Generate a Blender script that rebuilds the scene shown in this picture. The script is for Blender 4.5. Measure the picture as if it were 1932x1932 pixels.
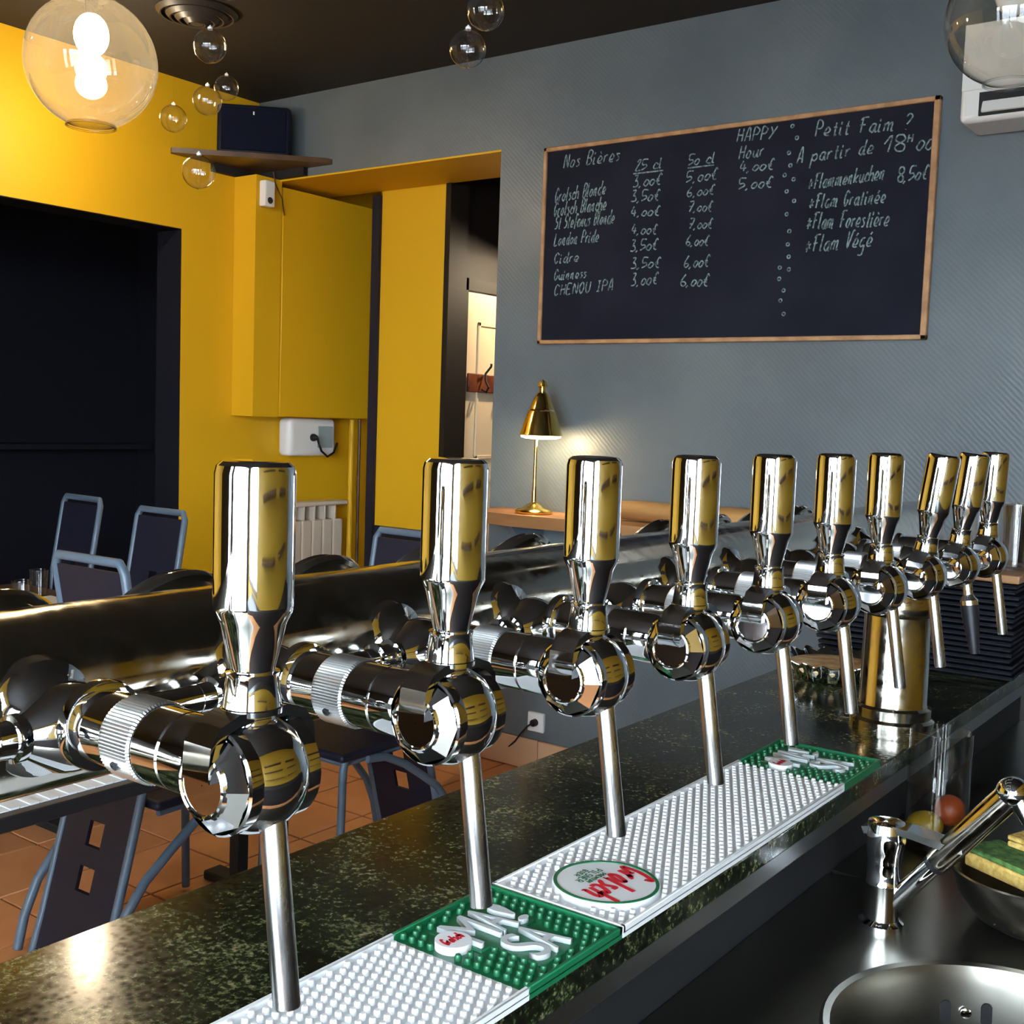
import bpy, bmesh, math, random
from mathutils import Vector, Matrix
random.seed(7)
sc = bpy.context.scene
for o in list(bpy.data.objects): bpy.data.objects.remove(o)
C = sc.collection
PI = math.pi
R = math.radians

# ------------------------------------------------------------ camera
cam_d = bpy.data.cameras.new('camera'); cam = bpy.data.objects.new('camera', cam_d); C.objects.link(cam)
cam_d.sensor_width = 36; cam_d.sensor_fit = 'HORIZONTAL'; cam_d.lens = 36 * 2171.55 / 1932
cam_d.clip_start = 0.02; cam_d.clip_end = 200
yaw, pitch, roll = 0.63346, 0.081735, 0.034429
fw = Vector((-math.sin(yaw) * math.cos(pitch), math.cos(yaw) * math.cos(pitch), -math.sin(pitch)))
rt = Vector((math.cos(yaw), math.sin(yaw), 0)); up = rt.cross(fw)
r2 = rt * math.cos(roll) + up * math.sin(roll); u2 = -rt * math.sin(roll) + up * math.cos(roll)
m = Matrix((r2, u2, -fw)).transposed().to_4x4(); m.translation = (0, 0, 1.5)
cam.matrix_world = m
sc.camera = cam

# ------------------------------------------------------------ world, daylight, exposure
w = bpy.data.worlds.new('sky'); sc.world = w; w.use_nodes = True
bg = w.node_tree.nodes['Background']; bg.inputs[0].default_value = (0.77, 0.89, 1.0, 1); bg.inputs[1].default_value = 23.0
def portal(x, y, z, sx, sz, rot):
    l = bpy.data.lights.new('window_portal', 'AREA'); l.shape = 'RECTANGLE'; l.size = sx; l.size_y = sz
    l.cycles.is_portal = True
    o = bpy.data.objects.new('window_portal', l); C.objects.link(o); o.location = (x, y, z); o.rotation_euler = rot
sc.view_settings.view_transform = 'Standard'; sc.view_settings.look = 'None'
sc.view_settings.exposure = 0.52; sc.view_settings.gamma = 1.0; sc.view_settings.use_curve_mapping = False

# ------------------------------------------------------------ materials
MATS = {}
def mat(name, col, rough=0.5, metal=0.0, **k):
    if name in MATS: return MATS[name]
    mt = bpy.data.materials.new(name); mt.use_nodes = True
    b = mt.node_tree.nodes['Principled BSDF']
    b.inputs['Base Color'].default_value = (*col, 1); b.inputs['Roughness'].default_value = rough; b.inputs['Metallic'].default_value = metal
    if 'spec' in k: b.inputs['Specular IOR Level'].default_value = k['spec']
    if 'emit' in k:
        b.inputs['Emission Color'].default_value = (*k['emit'], 1); b.inputs['Emission Strength'].default_value = k['strength']
    MATS[name] = mt
    return mt
def nodes(mt): return mt.node_tree, mt.node_tree.nodes['Principled BSDF']
def add_noise(mt, scale, a, b_, fac=(0.35, 0.65), detail=4, kind='noise', stretch=None):
    nt, b = nodes(mt)
    tc = nt.nodes.new('ShaderNodeTexCoord'); mp = nt.nodes.new('ShaderNodeMapping')
    if stretch: mp.inputs['Scale'].default_value = stretch
    nt.links.new(tc.outputs['Object'], mp.inputs['Vector'])
    n = nt.nodes.new('ShaderNodeTexNoise'); n.inputs['Scale'].default_value = scale; n.inputs['Detail'].default_value = detail
    nt.links.new(mp.outputs[0], n.inputs['Vector'])
    r = nt.nodes.new('ShaderNodeValToRGB'); r.color_ramp.elements[0].position = fac[0]; r.color_ramp.elements[1].position = fac[1]
    r.color_ramp.elements[0].color = (*a, 1); r.color_ramp.elements[1].color = (*b_, 1)
    nt.links.new(n.outputs['Fac'], r.inputs['Fac']); nt.links.new(r.outputs['Color'], b.inputs['Base Color'])
    return mt, n
def add_bump(mt, scale, strength, dist=0.001, kind='noise', stretch=None, detail=3):
    nt, b = nodes(mt)
    tc = nt.nodes.new('ShaderNodeTexCoord'); mp = nt.nodes.new('ShaderNodeMapping')
    if stretch: mp.inputs['Scale'].default_value = stretch
    nt.links.new(tc.outputs['Object'], mp.inputs['Vector'])
    if kind == 'noise':
        n = nt.nodes.new('ShaderNodeTexNoise'); n.inputs['Detail'].default_value = detail
    else:
        n = nt.nodes.new('ShaderNodeTexWave'); n.bands_direction = 'DIAGONAL'; n.inputs['Distortion'].default_value = 1.5; n.inputs['Detail'].default_value = 1
    n.inputs['Scale'].default_value = scale
    nt.links.new(mp.outputs[0], n.inputs['Vector'])
    bp = nt.nodes.new('ShaderNodeBump'); bp.inputs['Strength'].default_value = strength; bp.inputs['Distance'].default_value = dist
    nt.links.new(n.outputs['Fac'], bp.inputs['Height']); nt.links.new(bp.outputs[0], b.inputs['Normal'])
    return mt
def rough_noise(mt, scale, lo, hi, stretch=None):
    nt, b = nodes(mt)
    tc = nt.nodes.new('ShaderNodeTexCoord'); mp = nt.nodes.new('ShaderNodeMapping')
    if stretch: mp.inputs['Scale'].default_value = stretch
    n = nt.nodes.new('ShaderNodeTexNoise'); n.inputs['Scale'].default_value = scale; n.inputs['Detail'].default_value = 6
    mr = nt.nodes.new('ShaderNodeMapRange'); mr.inputs[1].default_value = .35; mr.inputs[2].default_value = .7; mr.inputs[3].default_value = lo; mr.inputs[4].default_value = hi
    nt.links.new(tc.outputs['Object'], mp.inputs['Vector']); nt.links.new(mp.outputs[0], n.inputs['Vector'])
    nt.links.new(n.outputs['Fac'], mr.inputs[0]); nt.links.new(mr.outputs[0], b.inputs['Roughness'])
    return mt
def thin_glass(name, tint=(1, 1, 1), refl=1.0, dust=0.0):
    if name in MATS: return MATS[name]
    mt = bpy.data.materials.new(name); mt.use_nodes = True; nt = mt.node_tree
    nt.nodes.remove(nt.nodes['Principled BSDF']); out = nt.nodes['Material Output']
    fr = nt.nodes.new('ShaderNodeFresnel'); fr.inputs['IOR'].default_value = 1.5
    ge = nt.nodes.new('ShaderNodeNewGeometry'); io = nt.nodes.new('ShaderNodeMath'); io.operation = 'MULTIPLY_ADD'; io.inputs[1].default_value = -.8333; io.inputs[2].default_value = 1.5
    nt.links.new(ge.outputs['Backfacing'], io.inputs[0]); nt.links.new(io.outputs[0], fr.inputs['IOR'])   # a thin sheet reflects alike from both sides
    tr = nt.nodes.new('ShaderNodeBsdfTransparent'); tr.inputs[0].default_value = (*tint, 1)
    gl = nt.nodes.new('ShaderNodeBsdfGlossy'); gl.inputs['Roughness'].default_value = 0.01
    mu = nt.nodes.new('ShaderNodeMath'); mu.operation = 'MULTIPLY'; mu.inputs[1].default_value = refl; mu.use_clamp = True
    mx = nt.nodes.new('ShaderNodeMixShader')
    nt.links.new(fr.outputs[0], mu.inputs[0]); nt.links.new(mu.outputs[0], mx.inputs[0])
    nt.links.new(tr.outputs[0], mx.inputs[1]); nt.links.new(gl.outputs[0], mx.inputs[2]); nt.links.new(mx.outputs[0], out.inputs[0])
    if dust:
        di = nt.nodes.new('ShaderNodeBsdfTranslucent'); di.inputs[0].default_value = (.9, .85, .75, 1)
        m2 = nt.nodes.new('ShaderNodeMixShader'); m2.inputs[0].default_value = dust
        nt.links.new(mx.outputs[0], m2.inputs[1]); nt.links.new(di.outputs[0], m2.inputs[2]); nt.links.new(m2.outputs[0], out.inputs[0])
    MATS[name] = mt
    return mt

YELLOW = (0.72, 0.40, 0.006)
M = {}
M['yellow'] = add_bump(mat('yellow_paint', YELLOW, 0.55), 260, 0.25, 0.0006)
M['yellow_shaded'] = mat('shaded_yellow_paint', (0.34, 0.20, 0.012), 0.6)  # back-bar yellow darkened in colour, standing in for its lack of window light
M['bluewall'] = add_bump(rough_noise(mat('blue_grey_paint', (0.135, 0.165, 0.185), 0.42), 3, .34, .5), 30, 0.28, 0.0011, 'wave')
add_noise(M['bluewall'], 2.2, (0.098, 0.122, 0.138), (0.138, 0.164, 0.178), (.3, .7), 5)
M['navy'] = mat('navy_paint', (0.010, 0.010, 0.016), 0.7, spec=.2)
M['ceiling'] = mat('dark_brown_ceiling', (0.012, 0.010, 0.008), 0.75)
M['brown'] = mat('dark_brown_paint', (0.016, 0.011, 0.008), 0.6, spec=.25)
M['cream'] = mat('cream_paint', (0.80, 0.62, 0.40), 0.5)
M['tile'], _n = add_noise(mat('terracotta', (0.5, 0.2, 0.08), 0.42), 5, (0.56, 0.225, 0.085), (0.66, 0.30, 0.13), (.3, .7))
M['grout'] = mat('grout', (0.12, 0.07, 0.05), 0.8)
M['skirt'] = mat('skirting_tile', (0.62, 0.38, 0.23), 0.4)
M['chrome'] = mat('chrome', (0.86, 0.87, 0.88), 0.045, 1)
M['chrome_dusty'] = rough_noise(mat('dusty_chrome', (0.62, 0.58, 0.50), 0.12, 1), 60, 0.07, 0.24)
M['satin'] = rough_noise(mat('brushed_steel', (0.62, 0.62, 0.62), 0.24, 1), 120, 0.2, 0.3, (1, 1, .03))
M['steel'] = mat('sink_steel', (0.25, 0.235, 0.205), 0.3, 1)
M['strip'] = mat('strip_steel', (0.30, 0.30, 0.30), 0.34, 1)
M['knurl'] = mat('knurled_steel', (0.88, 0.88, 0.88), 0.3, 1)
M['black'] = mat('black_plastic', (0.010, 0.010, 0.013), 0.4, spec=.3)
M['tray'] = mat('tray_black', (0.006, 0.007, 0.013), 0.55, spec=.2)
M['blackmatte'] = mat('black_matte', (0.008, 0.008, 0.010), 0.7)
M['white'] = mat('white_plastic', (0.82, 0.82, 0.80), 0.4)
M['rubberwhite'] = mat('white_rubber', (0.80, 0.81, 0.83), 0.42)
M['rubbergreen'] = mat('green_rubber', (0.008, 0.14, 0.055), 0.35)
M['red'] = mat('red_print', (0.72, 0.01, 0.03), 0.5)
M['chairblue'] = mat('blue_grey_frame', (0.10, 0.14, 0.19), 0.38)
M['chairpanel'] = mat('dark_blue_panel', (0.012, 0.012, 0.024), 0.5, spec=.3)
M['brass'] = mat('brass', (0.75, 0.55, 0.16), 0.16, 1)
M['wood'] = add_noise(mat('oak_wood', (0.35, 0.17, 0.07), 0.45), 6, (0.22, 0.09, 0.035), (0.48, 0.25, 0.10), (.3, .7), 6, stretch=(.15, 1, 1))[0]
M['darkwood'] = add_noise(mat('dark_wood', (0.10, 0.05, 0.025), 0.4), 8, (0.05, 0.025, 0.013), (0.13, 0.07, 0.035), (.3, .7), 6, stretch=(.15, 1, 1))[0]
M['frame'] = add_noise(mat('pine_frame', (0.45, 0.24, 0.11), 0.5), 20, (0.36, 0.18, 0.08), (0.52, 0.29, 0.14))[0]
M['slate'] = add_noise(mat('chalkboard', (0.012, 0.013, 0.022), 0.85, spec=.15), 3, (0.010, 0.011, 0.020), (0.016, 0.017, 0.028))[0]
M['chalk'] = add_noise(mat('chalk', (0.3, 0.42, 0.4), 0.9), 90, (0.05, 0.075, 0.085), (0.28, 0.38, 0.37), (.35, .62))[0]
M['beige'] = mat('radiator_enamel', (0.72, 0.62, 0.50), 0.35)
M['bulb'] = mat('lamp_bulb', (1, 0.9, 0.7), 0.3, 0, emit=(1.0, 0.72, 0.36), strength=70)
M['glass'] = thin_glass('clear_glass', (.985, .985, .98), 1.6)
M['globe'] = thin_glass('smoked_globe_glass', (.95, .92, .86), 2.2, .03)
M['pane'] = thin_glass('window_glass', (.97, .98, .98))
M['shadein'] = mat('shade_lining', (0.9, 0.85, 0.7), 0.5)
# granite
g = mat('dark_granite', (0.02, 0.02, 0.015), 0.12); nt, b = nodes(g)
tc = nt.nodes.new('ShaderNodeTexCoord')
n1 = nt.nodes.new('ShaderNodeTexNoise'); n1.inputs['Scale'].default_value = 130; n1.inputs['Detail'].default_value = 6; n1.inputs['Roughness'].default_value = .7
n2 = nt.nodes.new('ShaderNodeTexNoise'); n2.inputs['Scale'].default_value = 14; n2.inputs['Detail'].default_value = 3
n3 = nt.nodes.new('ShaderNodeTexVoronoi'); n3.inputs['Scale'].default_value = 130
ad = nt.nodes.new('ShaderNodeMath'); ad.operation = 'MULTIPLY_ADD'; ad.inputs[1].default_value = .45; 
r1 = nt.nodes.new('ShaderNodeValToRGB'); e = r1.color_ramp.elements
e[0].position = .58; e[0].color = (0.004, 0.004, 0.003, 1); e[1].position = .95; e[1].color = (0.30, 0.25, 0.14, 1)
e2 = e.new(.72); e2.color = (0.009, 0.012, 0.006, 1); e3 = e.new(.81); e3.color = (0.050, 0.062, 0.024, 1)
nt.links.new(tc.outputs['Object'], n1.inputs['Vector']); nt.links.new(tc.outputs['Object'], n2.inputs['Vector']); nt.links.new(tc.outputs['Object'], n3.inputs['Vector'])
nt.links.new(n2.outputs['Fac'], ad.inputs[0]); nt.links.new(n1.outputs['Fac'], ad.inputs[2])
nt.links.new(ad.outputs[0], r1.inputs['Fac']); nt.links.new(r1.outputs['Color'], b.inputs['Base Color'])
rr = nt.nodes.new('ShaderNodeMapRange'); rr.inputs[3].default_value = .09; rr.inputs[4].default_value = .19; b.inputs['Specular IOR Level'].default_value = .36
nt.links.new(n3.outputs['Distance'], rr.inputs[0]); nt.links.new(rr.outputs[0], b.inputs['Roughness'])
M['granite'] = g

# ------------------------------------------------------------ geometry helpers
class MB:
    def __init__(s): s.v = []; s.f = []; s.flat = set(); s.m = Matrix.Identity(4)
    def at(s, loc=(0, 0, 0), rot=None):
        s.m = Matrix.Translation(loc) @ (rot.to_4x4() if rot is not None else Matrix.Identity(4)); return s
    def _add(s, vs, fs):
        k = len(s.v); s.v += [tuple(s.m @ Vector(p)) for p in vs]; s.f += [tuple(i + k for i in f) for f in fs]; return s
    def box(s, x0, x1, y0, y1, z0, z1):
        return s._add([(x, y, z) for x in (x0, x1) for y in (y0, y1) for z in (z0, z1)],
                      [(0, 1, 3, 2), (4, 6, 7, 5), (0, 4, 5, 1), (2, 3, 7, 6), (0, 2, 6, 4), (1, 5, 7, 3)])
    def rbox(s, x0, x1, y0, y1, z0, z1, b, seg=2):
        bm = bmesh.new(); bmesh.ops.create_cube(bm, size=1)
        for v in bm.verts: v.co = Vector(((x0 + x1) / 2 + v.co.x * (x1 - x0), (y0 + y1) / 2 + v.co.y * (y1 - y0), (z0 + z1) / 2 + v.co.z * (z1 - z0)))
        bmesh.ops.bevel(bm, geom=bm.edges[:], offset=b, segments=seg, affect='EDGES', profile=.5)
        bm.verts.index_update(); bm.normal_update(); k0 = len(s.f)
        s.flat |= {k0 + i for i, f in enumerate(bm.faces) if max(abs(c) for c in f.normal) > .9999}
        s._add([v.co for v in bm.verts], [[v.index for v in f.verts] for f in bm.faces]); bm.free(); return s
    def lathe(s, prof, seg=32, axis='Z', cap=True):
        vs = []; fs = []
        for r, h in prof:
            for i in range(seg):
                a = 2 * PI * i / seg; c, d = r * math.cos(a), r * math.sin(a)
                vs.append((c, d, h) if axis == 'Z' else ((h, c, d) if axis == 'X' else (d, h, c)))
        for j in range(len(prof) - 1):
            for i in range(seg):
                fs.append((j * seg + i, j * seg + (i + 1) % seg, (j + 1) * seg + (i + 1) % seg, (j + 1) * seg + i))
        if cap:
            if prof[0][0] > 1e-6: fs.append(tuple(reversed(range(seg))))
            if prof[-1][0] > 1e-6: fs.append(tuple((len(prof) - 1) * seg + i for i in range(seg)))
        return s._add(vs, fs)
    def tube(s, pts, r, seg=10, closed=False):
        pts = [Vector(p) for p in pts]; n = len(pts); vs = []; fs = []
        rs = r if isinstance(r, (list, tuple)) else [r] * n
        T = []
        for i in range(n):
            a = pts[(i - 1) % n] if (i > 0 or closed) else pts[i]; c = pts[(i + 1) % n] if (i < n - 1 or closed) else pts[i]
            T.append((c - a).normalized())
        nrm = T[0].orthogonal().normalized()
        for i in range(n):
            nrm = (nrm - T[i] * nrm.dot(T[i])).normalized(); bi = T[i].cross(nrm)
            for k in range(seg):
                a = 2 * PI * k / seg; vs.append(pts[i] + (nrm * math.cos(a) + bi * math.sin(a)) * rs[i])
        for i in range(n if closed else n - 1):
            j = (i + 1) % n
            for k in range(seg):
                fs.append((i * seg + k, i * seg + (k + 1) % seg, j * seg + (k + 1) % seg, j * seg + k))
        if not closed: fs += [tuple(reversed(range(seg))), tuple((n - 1) * seg + k for k in range(seg))]
        return s._add(vs, fs)
    def prism(s, poly, z0, z1, axis='Z'):
        n = len(poly)
        def p(a, b_, h): return (a, b_, h) if axis == 'Z' else ((h, a, b_) if axis == 'X' else (a, h, b_))
        vs = [p(a, b_, z0) for a, b_ in poly] + [p(a, b_, z1) for a, b_ in poly]
        fs = [tuple(reversed(range(n))), tuple(range(n, 2 * n))] + [(i, (i + 1) % n, n + (i + 1) % n, n + i) for i in range(n)]
        return s._add(vs, fs)
    def sphere(s, r, seg=32, rings=16, sc_=(1, 1, 1)):
        prof = [(r * math.sin(PI * i / rings), -r * math.cos(PI * i / rings)) for i in range(rings + 1)]
        k = len(s.v); prof[0] = (1e-5, prof[0][1]); prof[-1] = (1e-5, prof[-1][1])
        keep = s.m; s.m = keep @ Matrix.Diagonal((*sc_, 1)); s.lathe(prof, seg); s.m = keep; return s
    def strip(s, path, width, thick, axis='X'):
        # polyline in the (a,b) plane given a thickness, extruded along axis by width
        n = len(path); L = []; Rr = []
        for i in range(n):
            a = Vector(path[max(i - 1, 0)]); c = Vector(path[min(i + 1, n - 1)]); t = (c - a).normalized(); nn = Vector((-t.y, t.x))
            L.append(Vector(path[i]) + nn * thick / 2); Rr.append(Vector(path[i]) - nn * thick / 2)
        poly = [tuple(p) for p in L] + [tuple(p) for p in reversed(Rr)]
        m0 = len(poly) // 2
        # quads (safe for concave)
        def P(a, h): return (h, a[0], a[1]) if axis == 'X' else ((a[0], h, a[1]) if axis == 'Y' else (a[0], a[1], h))
        for i in range(n - 1):
            q = [L[i], L[i + 1], Rr[i + 1], Rr[i]]
            vs = [P(a, -width / 2) for a in q] + [P(a, width / 2) for a in q]
            fs = [(3, 2, 1, 0), (4, 5, 6, 7), (0, 1, 5, 4), (2, 3, 7, 6)]
            if i == 0: fs.append((3, 0, 4, 7))
            if i == n - 2: fs.append((1, 2, 6, 5))
            s._add(vs, fs)
        return s
    def mesh(s, name, mt, ang=38):
        me = bpy.data.meshes.new(name); me.from_pydata(s.v, [], s.f)
        bm = bmesh.new(); bm.from_mesh(me); bmesh.ops.remove_doubles(bm, verts=bm.verts, dist=1e-6); bmesh.ops.recalc_face_normals(bm, faces=bm.faces); bm.to_mesh(me); bm.free()
        me.materials.append(mt)
        same = len(me.polygons) == len(s.f)
        me.set_sharp_from_angle(angle=R(ang))
        for i, p in enumerate(me.polygons): p.use_smooth = not (same and i in s.flat)
        return me
    def build(s, name, mt, parent=None, ang=38, loc=None):
        o = bpy.data.objects.new(name, s.mesh(name, mt, ang)); C.objects.link(o)
        if parent: o.parent = parent
        if loc: o.location = loc
        return o
def inst(name, me, parent, loc=(0, 0, 0), rz=0):
    o = bpy.data.objects.new(name, me); C.objects.link(o); o.parent = parent; o.location = loc; o.rotation_euler.z = rz; return o
def tag(o, label, cat, group=None):
    o['label'] = label; o['category'] = cat
    if group: o['group'] = group
    return o
def thing(name, label, cat, loc=(0, 0, 0), rz=0, group=None):
    o = bpy.data.objects.new(name, None); C.objects.link(o); o.location = loc; o.rotation_euler.z = rz; o.empty_display_size = .05
    return tag(o, label, cat, group)
def struct(o): o['kind'] = 'structure'; return o
def stuff(o): o['kind'] = 'stuff'; return o
def copy_tree(o, parent=None):
    c = o.copy(); C.objects.link(c); c.parent = parent
    for ch in list(o.children): copy_tree(ch, c)
    return c
def rotm(axis, deg): return Matrix.Rotation(R(deg), 3, axis)

# ------------------------------------------------------------ room shell
XL, XR, YB, YF, ZC = -4.56, 1.35, 3.96, -2.4, 3.02
fl = MB().box(-6.8, XR + .2, YF - .2, 7.2, -.12, -.006).build('floor', M['grout']); struct(fl)
T = .311
tm = MB().rbox(-T / 2 + .004, T / 2 - .004, -T / 2 + .004, T / 2 - .004, -.008, 0, .002, 1).mesh('tile', M['tile'])
field = MB(); x0, y0 = -3.21, 1.824
for i in range(-11, 14):
    for j in range(-17, 17):
        cx, cy = x0 + (i + .5) * T, y0 + (j + .5) * T
        if cx > 1.3 or cy < YF: continue
        if -5.0 < cx < -1.5 and .6 < cy < 4.2: inst('tile', tm, fl, (cx, cy, 0))
        else: field.box(cx - T / 2 + .004, cx + T / 2 - .004, cy - T / 2 + .004, cy + T / 2 - .004, -.008, 0)
stuff(field.build('tile_field', M['tile'], fl))
struct(MB().box(-6.8, XR + .2, YF - .2, 7.2, ZC, ZC + .12).build('ceiling', M['ceiling']))
# left wall (yellow) with the dark nook opening
OY0, OY1, OZ = 1.3, 3.5, 2.335
lw = MB().box(XL - .18, XL, YF, OY0, 0, ZC).box(XL - .18, XL, OY1, 4.0, 0, ZC).box(XL - .18, XL, OY0, OY1, OZ, ZC)
struct(lw.build('wall_left', M['yellow']))
nk = MB().box(-6.75, -6.65, 0, 5.0, 0, ZC).box(-6.7, XL - .18, 4.75, 4.85, 0, ZC).box(-6.7, XL - .18, .3, .4, 0, ZC)
nk.box(XL - .185, XL - .18, OY1, 4.75, 0, ZC).box(XL - .185, XL - .18, .4, OY0, 0, ZC).box(XL - .18, XL - .002, OY1 - .004, OY1, 0, OZ).box(XL - .18, XL - .002, OY0, OY1, OZ - .004, OZ)
struct(nk.build('wall_nook', M['navy']))
tag(MB().rbox(-6.65, -6.40, 1.2, 4.7, 1.21, 1.245, .004).build('wall_ledge', M['navy']), 'dark navy ledge running along the far wall of the dark nook', 'ledge')
# back wall
struct(MB().box(-3.03, XR, YB, YB + .12, 0, ZC).build('wall_back', M['bluewall']))
lint = struct(MB().box(XL - .02, -3.03, YB, YB + .06, 2.63, ZC).build('trim_lintel', M['bluewall']))
MB().box(XL - .02, -3.03, YB + .002, YB + .42, 2.622, 2.63).box(XL - .02, -3.03, YB + .06, YB + .42, 2.63, ZC).build('soffit', M['yellow'], lint)
struct(MB().box(-3.03, -2.99, YB + .12, 7.0, 0, ZC).build('wall_corridor', M['brown']))
sk = struct(MB().box(-3.03, -.6, YB - .004, YB, 0, .135).build('baseboard_back', M['grout']))
skm = MB().rbox(-.152, .152, -.012, 0, .004, .135, .003, 1).mesh('skirting_tile', M['skirt'])
for i in range(8): inst('skirting_tile', skm, sk, (-2.876 + i * .308, YB - .004, 0))
# alcove behind the opening: yellow side wall, yellow stub, brown corridor, cream door
struct(MB().box(XL - .06, XL, 4.0, 5.4, 0, ZC).build('wall_alcove', M['yellow']))
struct(MB().box(-4.62, -3.78, 4.86, 4.94, 0, ZC).build('wall_alcove_end', M['yellow']))
stub = struct(MB().box(-4.10, -3.664, 4.38, 4.46, .92, 2.622).build('wall_stub', M['yellow']))
MB().box(-4.10, -3.664, 4.375, 4.46, 0, .92).build('wainscot', M['navy'], stub)
MB().box(-4.15, -4.10, 4.36, 4.47, 0, 2.60).build('edge_trim', M['chairpanel'], stub)
struct(MB().box(-3.78, -3.70, 4.46, 7.0, 0, ZC).build('wall_corridor_left', M['brown']))
struct(MB().box(-3.664, -3.632, 4.36, 4.50, 0, 2.62).build('trim_1', M['brown']))
struct(MB().box(-3.8, -2.99, 6.9, 7.0, 0, ZC).build('wall_corridor_end', M['brown']))
dr = struct(MB().rbox(-3.70, -3.68, 4.56, 5.42, .01, 2.13, .003).build('door_1', M['cream']))
for z0, z1 in ((1.28, 1.98), (.72, 1.18), (.15, .62)):
    for y0_, y1_ in ((4.66, 4.94), (5.04, 5.32)):
        p = MB()
        for a, b_, c_, d_ in ((y0_, y1_, z1 - .02, z1), (y0_, y1_, z0, z0 + .02), (y0_, y0_ + .02, z0, z1), (y1_ - .02, y1_, z0, z1)):
            p.rbox(-3.681, -3.672, a, b_, c_, d_, .003, 1)
        p.build('moulding', M['cream'], dr)
MB().box(-3.70, -3.665, 4.50, 4.56, 0, 2.19).box(-3.70, -3.665, 4.50, 5.5, 2.13, 2.19).build('door_frame', M['brown'], dr)
# right wall behind the bar (yellow, with dark shelves) and front wall with windows
wz0, wz1 = .40, 2.80
def wall_with_windows(name, wins, lo, hi, mk, mt):
    f = MB(); mk(f, lo, hi, 0, wz0); mk(f, lo, hi, wz1, ZC)
    xs = [lo] + [v for p in wins for v in p] + [hi]
    for a, b_ in zip(xs[0::2], xs[1::2]): mk(f, a, b_, wz0, wz1)
    return struct(f.build(name, mt))
WN = [0]
def window(a, b_, mk, mkp):
    f = MB(); mid = (a + b_) / 2
    for q in ((a, a + .06, wz0, wz1), (b_ - .06, b_, wz0, wz1), (a, b_, wz0, wz0 + .06), (a, b_, wz1 - .06, wz1), (mid - .03, mid + .03, wz0, wz1)): mk(f, *q)
    WN[0] += 1; wo = struct(f.build('window_%d' % WN[0], M['winframe']))
    for xa, xb in ((a + .06, mid - .03), (mid + .03, b_ - .06)):
        p = MB(); mkp(p, xa, xb, wz0 + .06, wz1 - .06); p.build('pane', M['pane'], wo)
M['winframe'] = mat('brown_window_frame', (.10, .06, .035), .5)
winf = [(-1.95, -1.45), (-1.15, 1.15)]
wall_with_windows('wall_front', winf, XL, XR, lambda f, a, b_, c_, d_: f.box(a, b_, YF - .2, YF, c_, d_), M['brown'])
for a, b_ in winf:
    window(a, b_, lambda f, p, q, r, t: f.box(p, q, YF - .13, YF - .07, r, t), lambda f, p, q, r, t: f.box(p, q, YF - .103, YF - .097, r, t))
    portal((a + b_) / 2, YF - .22, (wz0 + wz1) / 2, b_ - a, wz1 - wz0, (R(90), 0, R(180)))
wz0 = .95
winr = [(-2.2, -.75)]
wall_with_windows('wall_right', winr, YF, YB + .1, lambda f, a, b_, c_, d_: f.box(XR, XR + .1, a, b_, c_, d_), M['yellow_shaded'])
for a, b_ in winr:
    window(a, b_, lambda f, p, q, r, t: f.box(XR + .03, XR + .08, p, q, r, t), lambda f, p, q, r, t: f.box(XR + .052, XR + .058, p, q, r, t))
    portal(XR + .12, (a + b_) / 2, (wz0 + wz1) / 2, b_ - a, wz1 - wz0, (R(90), 0, R(90)))
struct(MB().box(XR + .1, 40, YF - .2, 40, -.2, -.1).build('ground_yard', mat('street', (0.35, 0.35, 0.36), .8)))
struct(MB().box(-40, 40, -60, YF - .2, -.2, -.1).build('ground_street', mat('street', (0.35, 0.35, 0.36), .8)))

# ------------------------------------------------------------ bar counter and staff worktop
ZK = .97
bar = thing('bar_counter', 'long dark speckled granite bar counter carrying the beer taps', 'bar counter', (-.79, 1.2, 0))
def P(o): o.location = -Vector((-.79, 1.2, 0)); return o
P(MB().rbox(-1.0, -.574, -1.2, 3.0, ZK - .03, ZK, .003).build('worktop', M['granite'], bar))
P(MB().rbox(-.60, -.582, -1.2, 3.0, ZK - .062, ZK - .03, .002).build('edge_strip', M['strip'], bar))
P(MB().box(-.97, -.63, -1.2, 3.0, 0, ZK - .03).build('bar_body', M['blackmatte'], bar))
ZS = .80
BCX, BCY, BR = -.265, 1.365, .205
wt = thing('sink_worktop', 'stainless steel worktop with a round basin below the bar', 'sink', (-.35, 1.0, 0))
def Q(o): o.location = -Vector((-.35, 1.0, 0)); return o
# steel top with a round hole
def holed(x0, x1, y0, y1, cx, cy, r, z0, z1, seg=64):
    b = MB(); inner = [(cx + r * math.cos(2 * PI * i / seg), cy + r * math.sin(2 * PI * i / seg)) for i in range(seg)]
    outer = []
    for i in range(seg):
        a = 2 * PI * i / seg; dx, dy = math.cos(a), math.sin(a); t = 1e9
        if dx > 1e-9: t = min(t, (x1 - cx) / dx)
        if dx < -1e-9: t = min(t, (x0 - cx) / dx)
        if dy > 1e-9: t = min(t, (y1 - cy) / dy)
        if dy < -1e-9: t = min(t, (y0 - cy) / dy)
        outer.append((cx + dx * t, cy + dy * t))
    vs = [(p[0], p[1], z1) for p in inner] + [(p[0], p[1], z1) for p in outer] + [(p[0], p[1], z0) for p in outer] + [(p[0], p[1], z0) for p in inner]
    fs = []
    for i in range(seg):
        j = (i + 1) % seg
        fs += [(i, j, seg + j, seg + i), (seg + i, seg + j, 2 * seg + j, 2 * seg + i), (3 * seg + i, 2 * seg + i, 2 * seg + j, 3 * seg + j)]
    return b._add(vs, fs)
t_ = holed(-.628, -.03, .98, 1.75, BCX, BCY, BR, ZS - .02, ZS)
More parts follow.
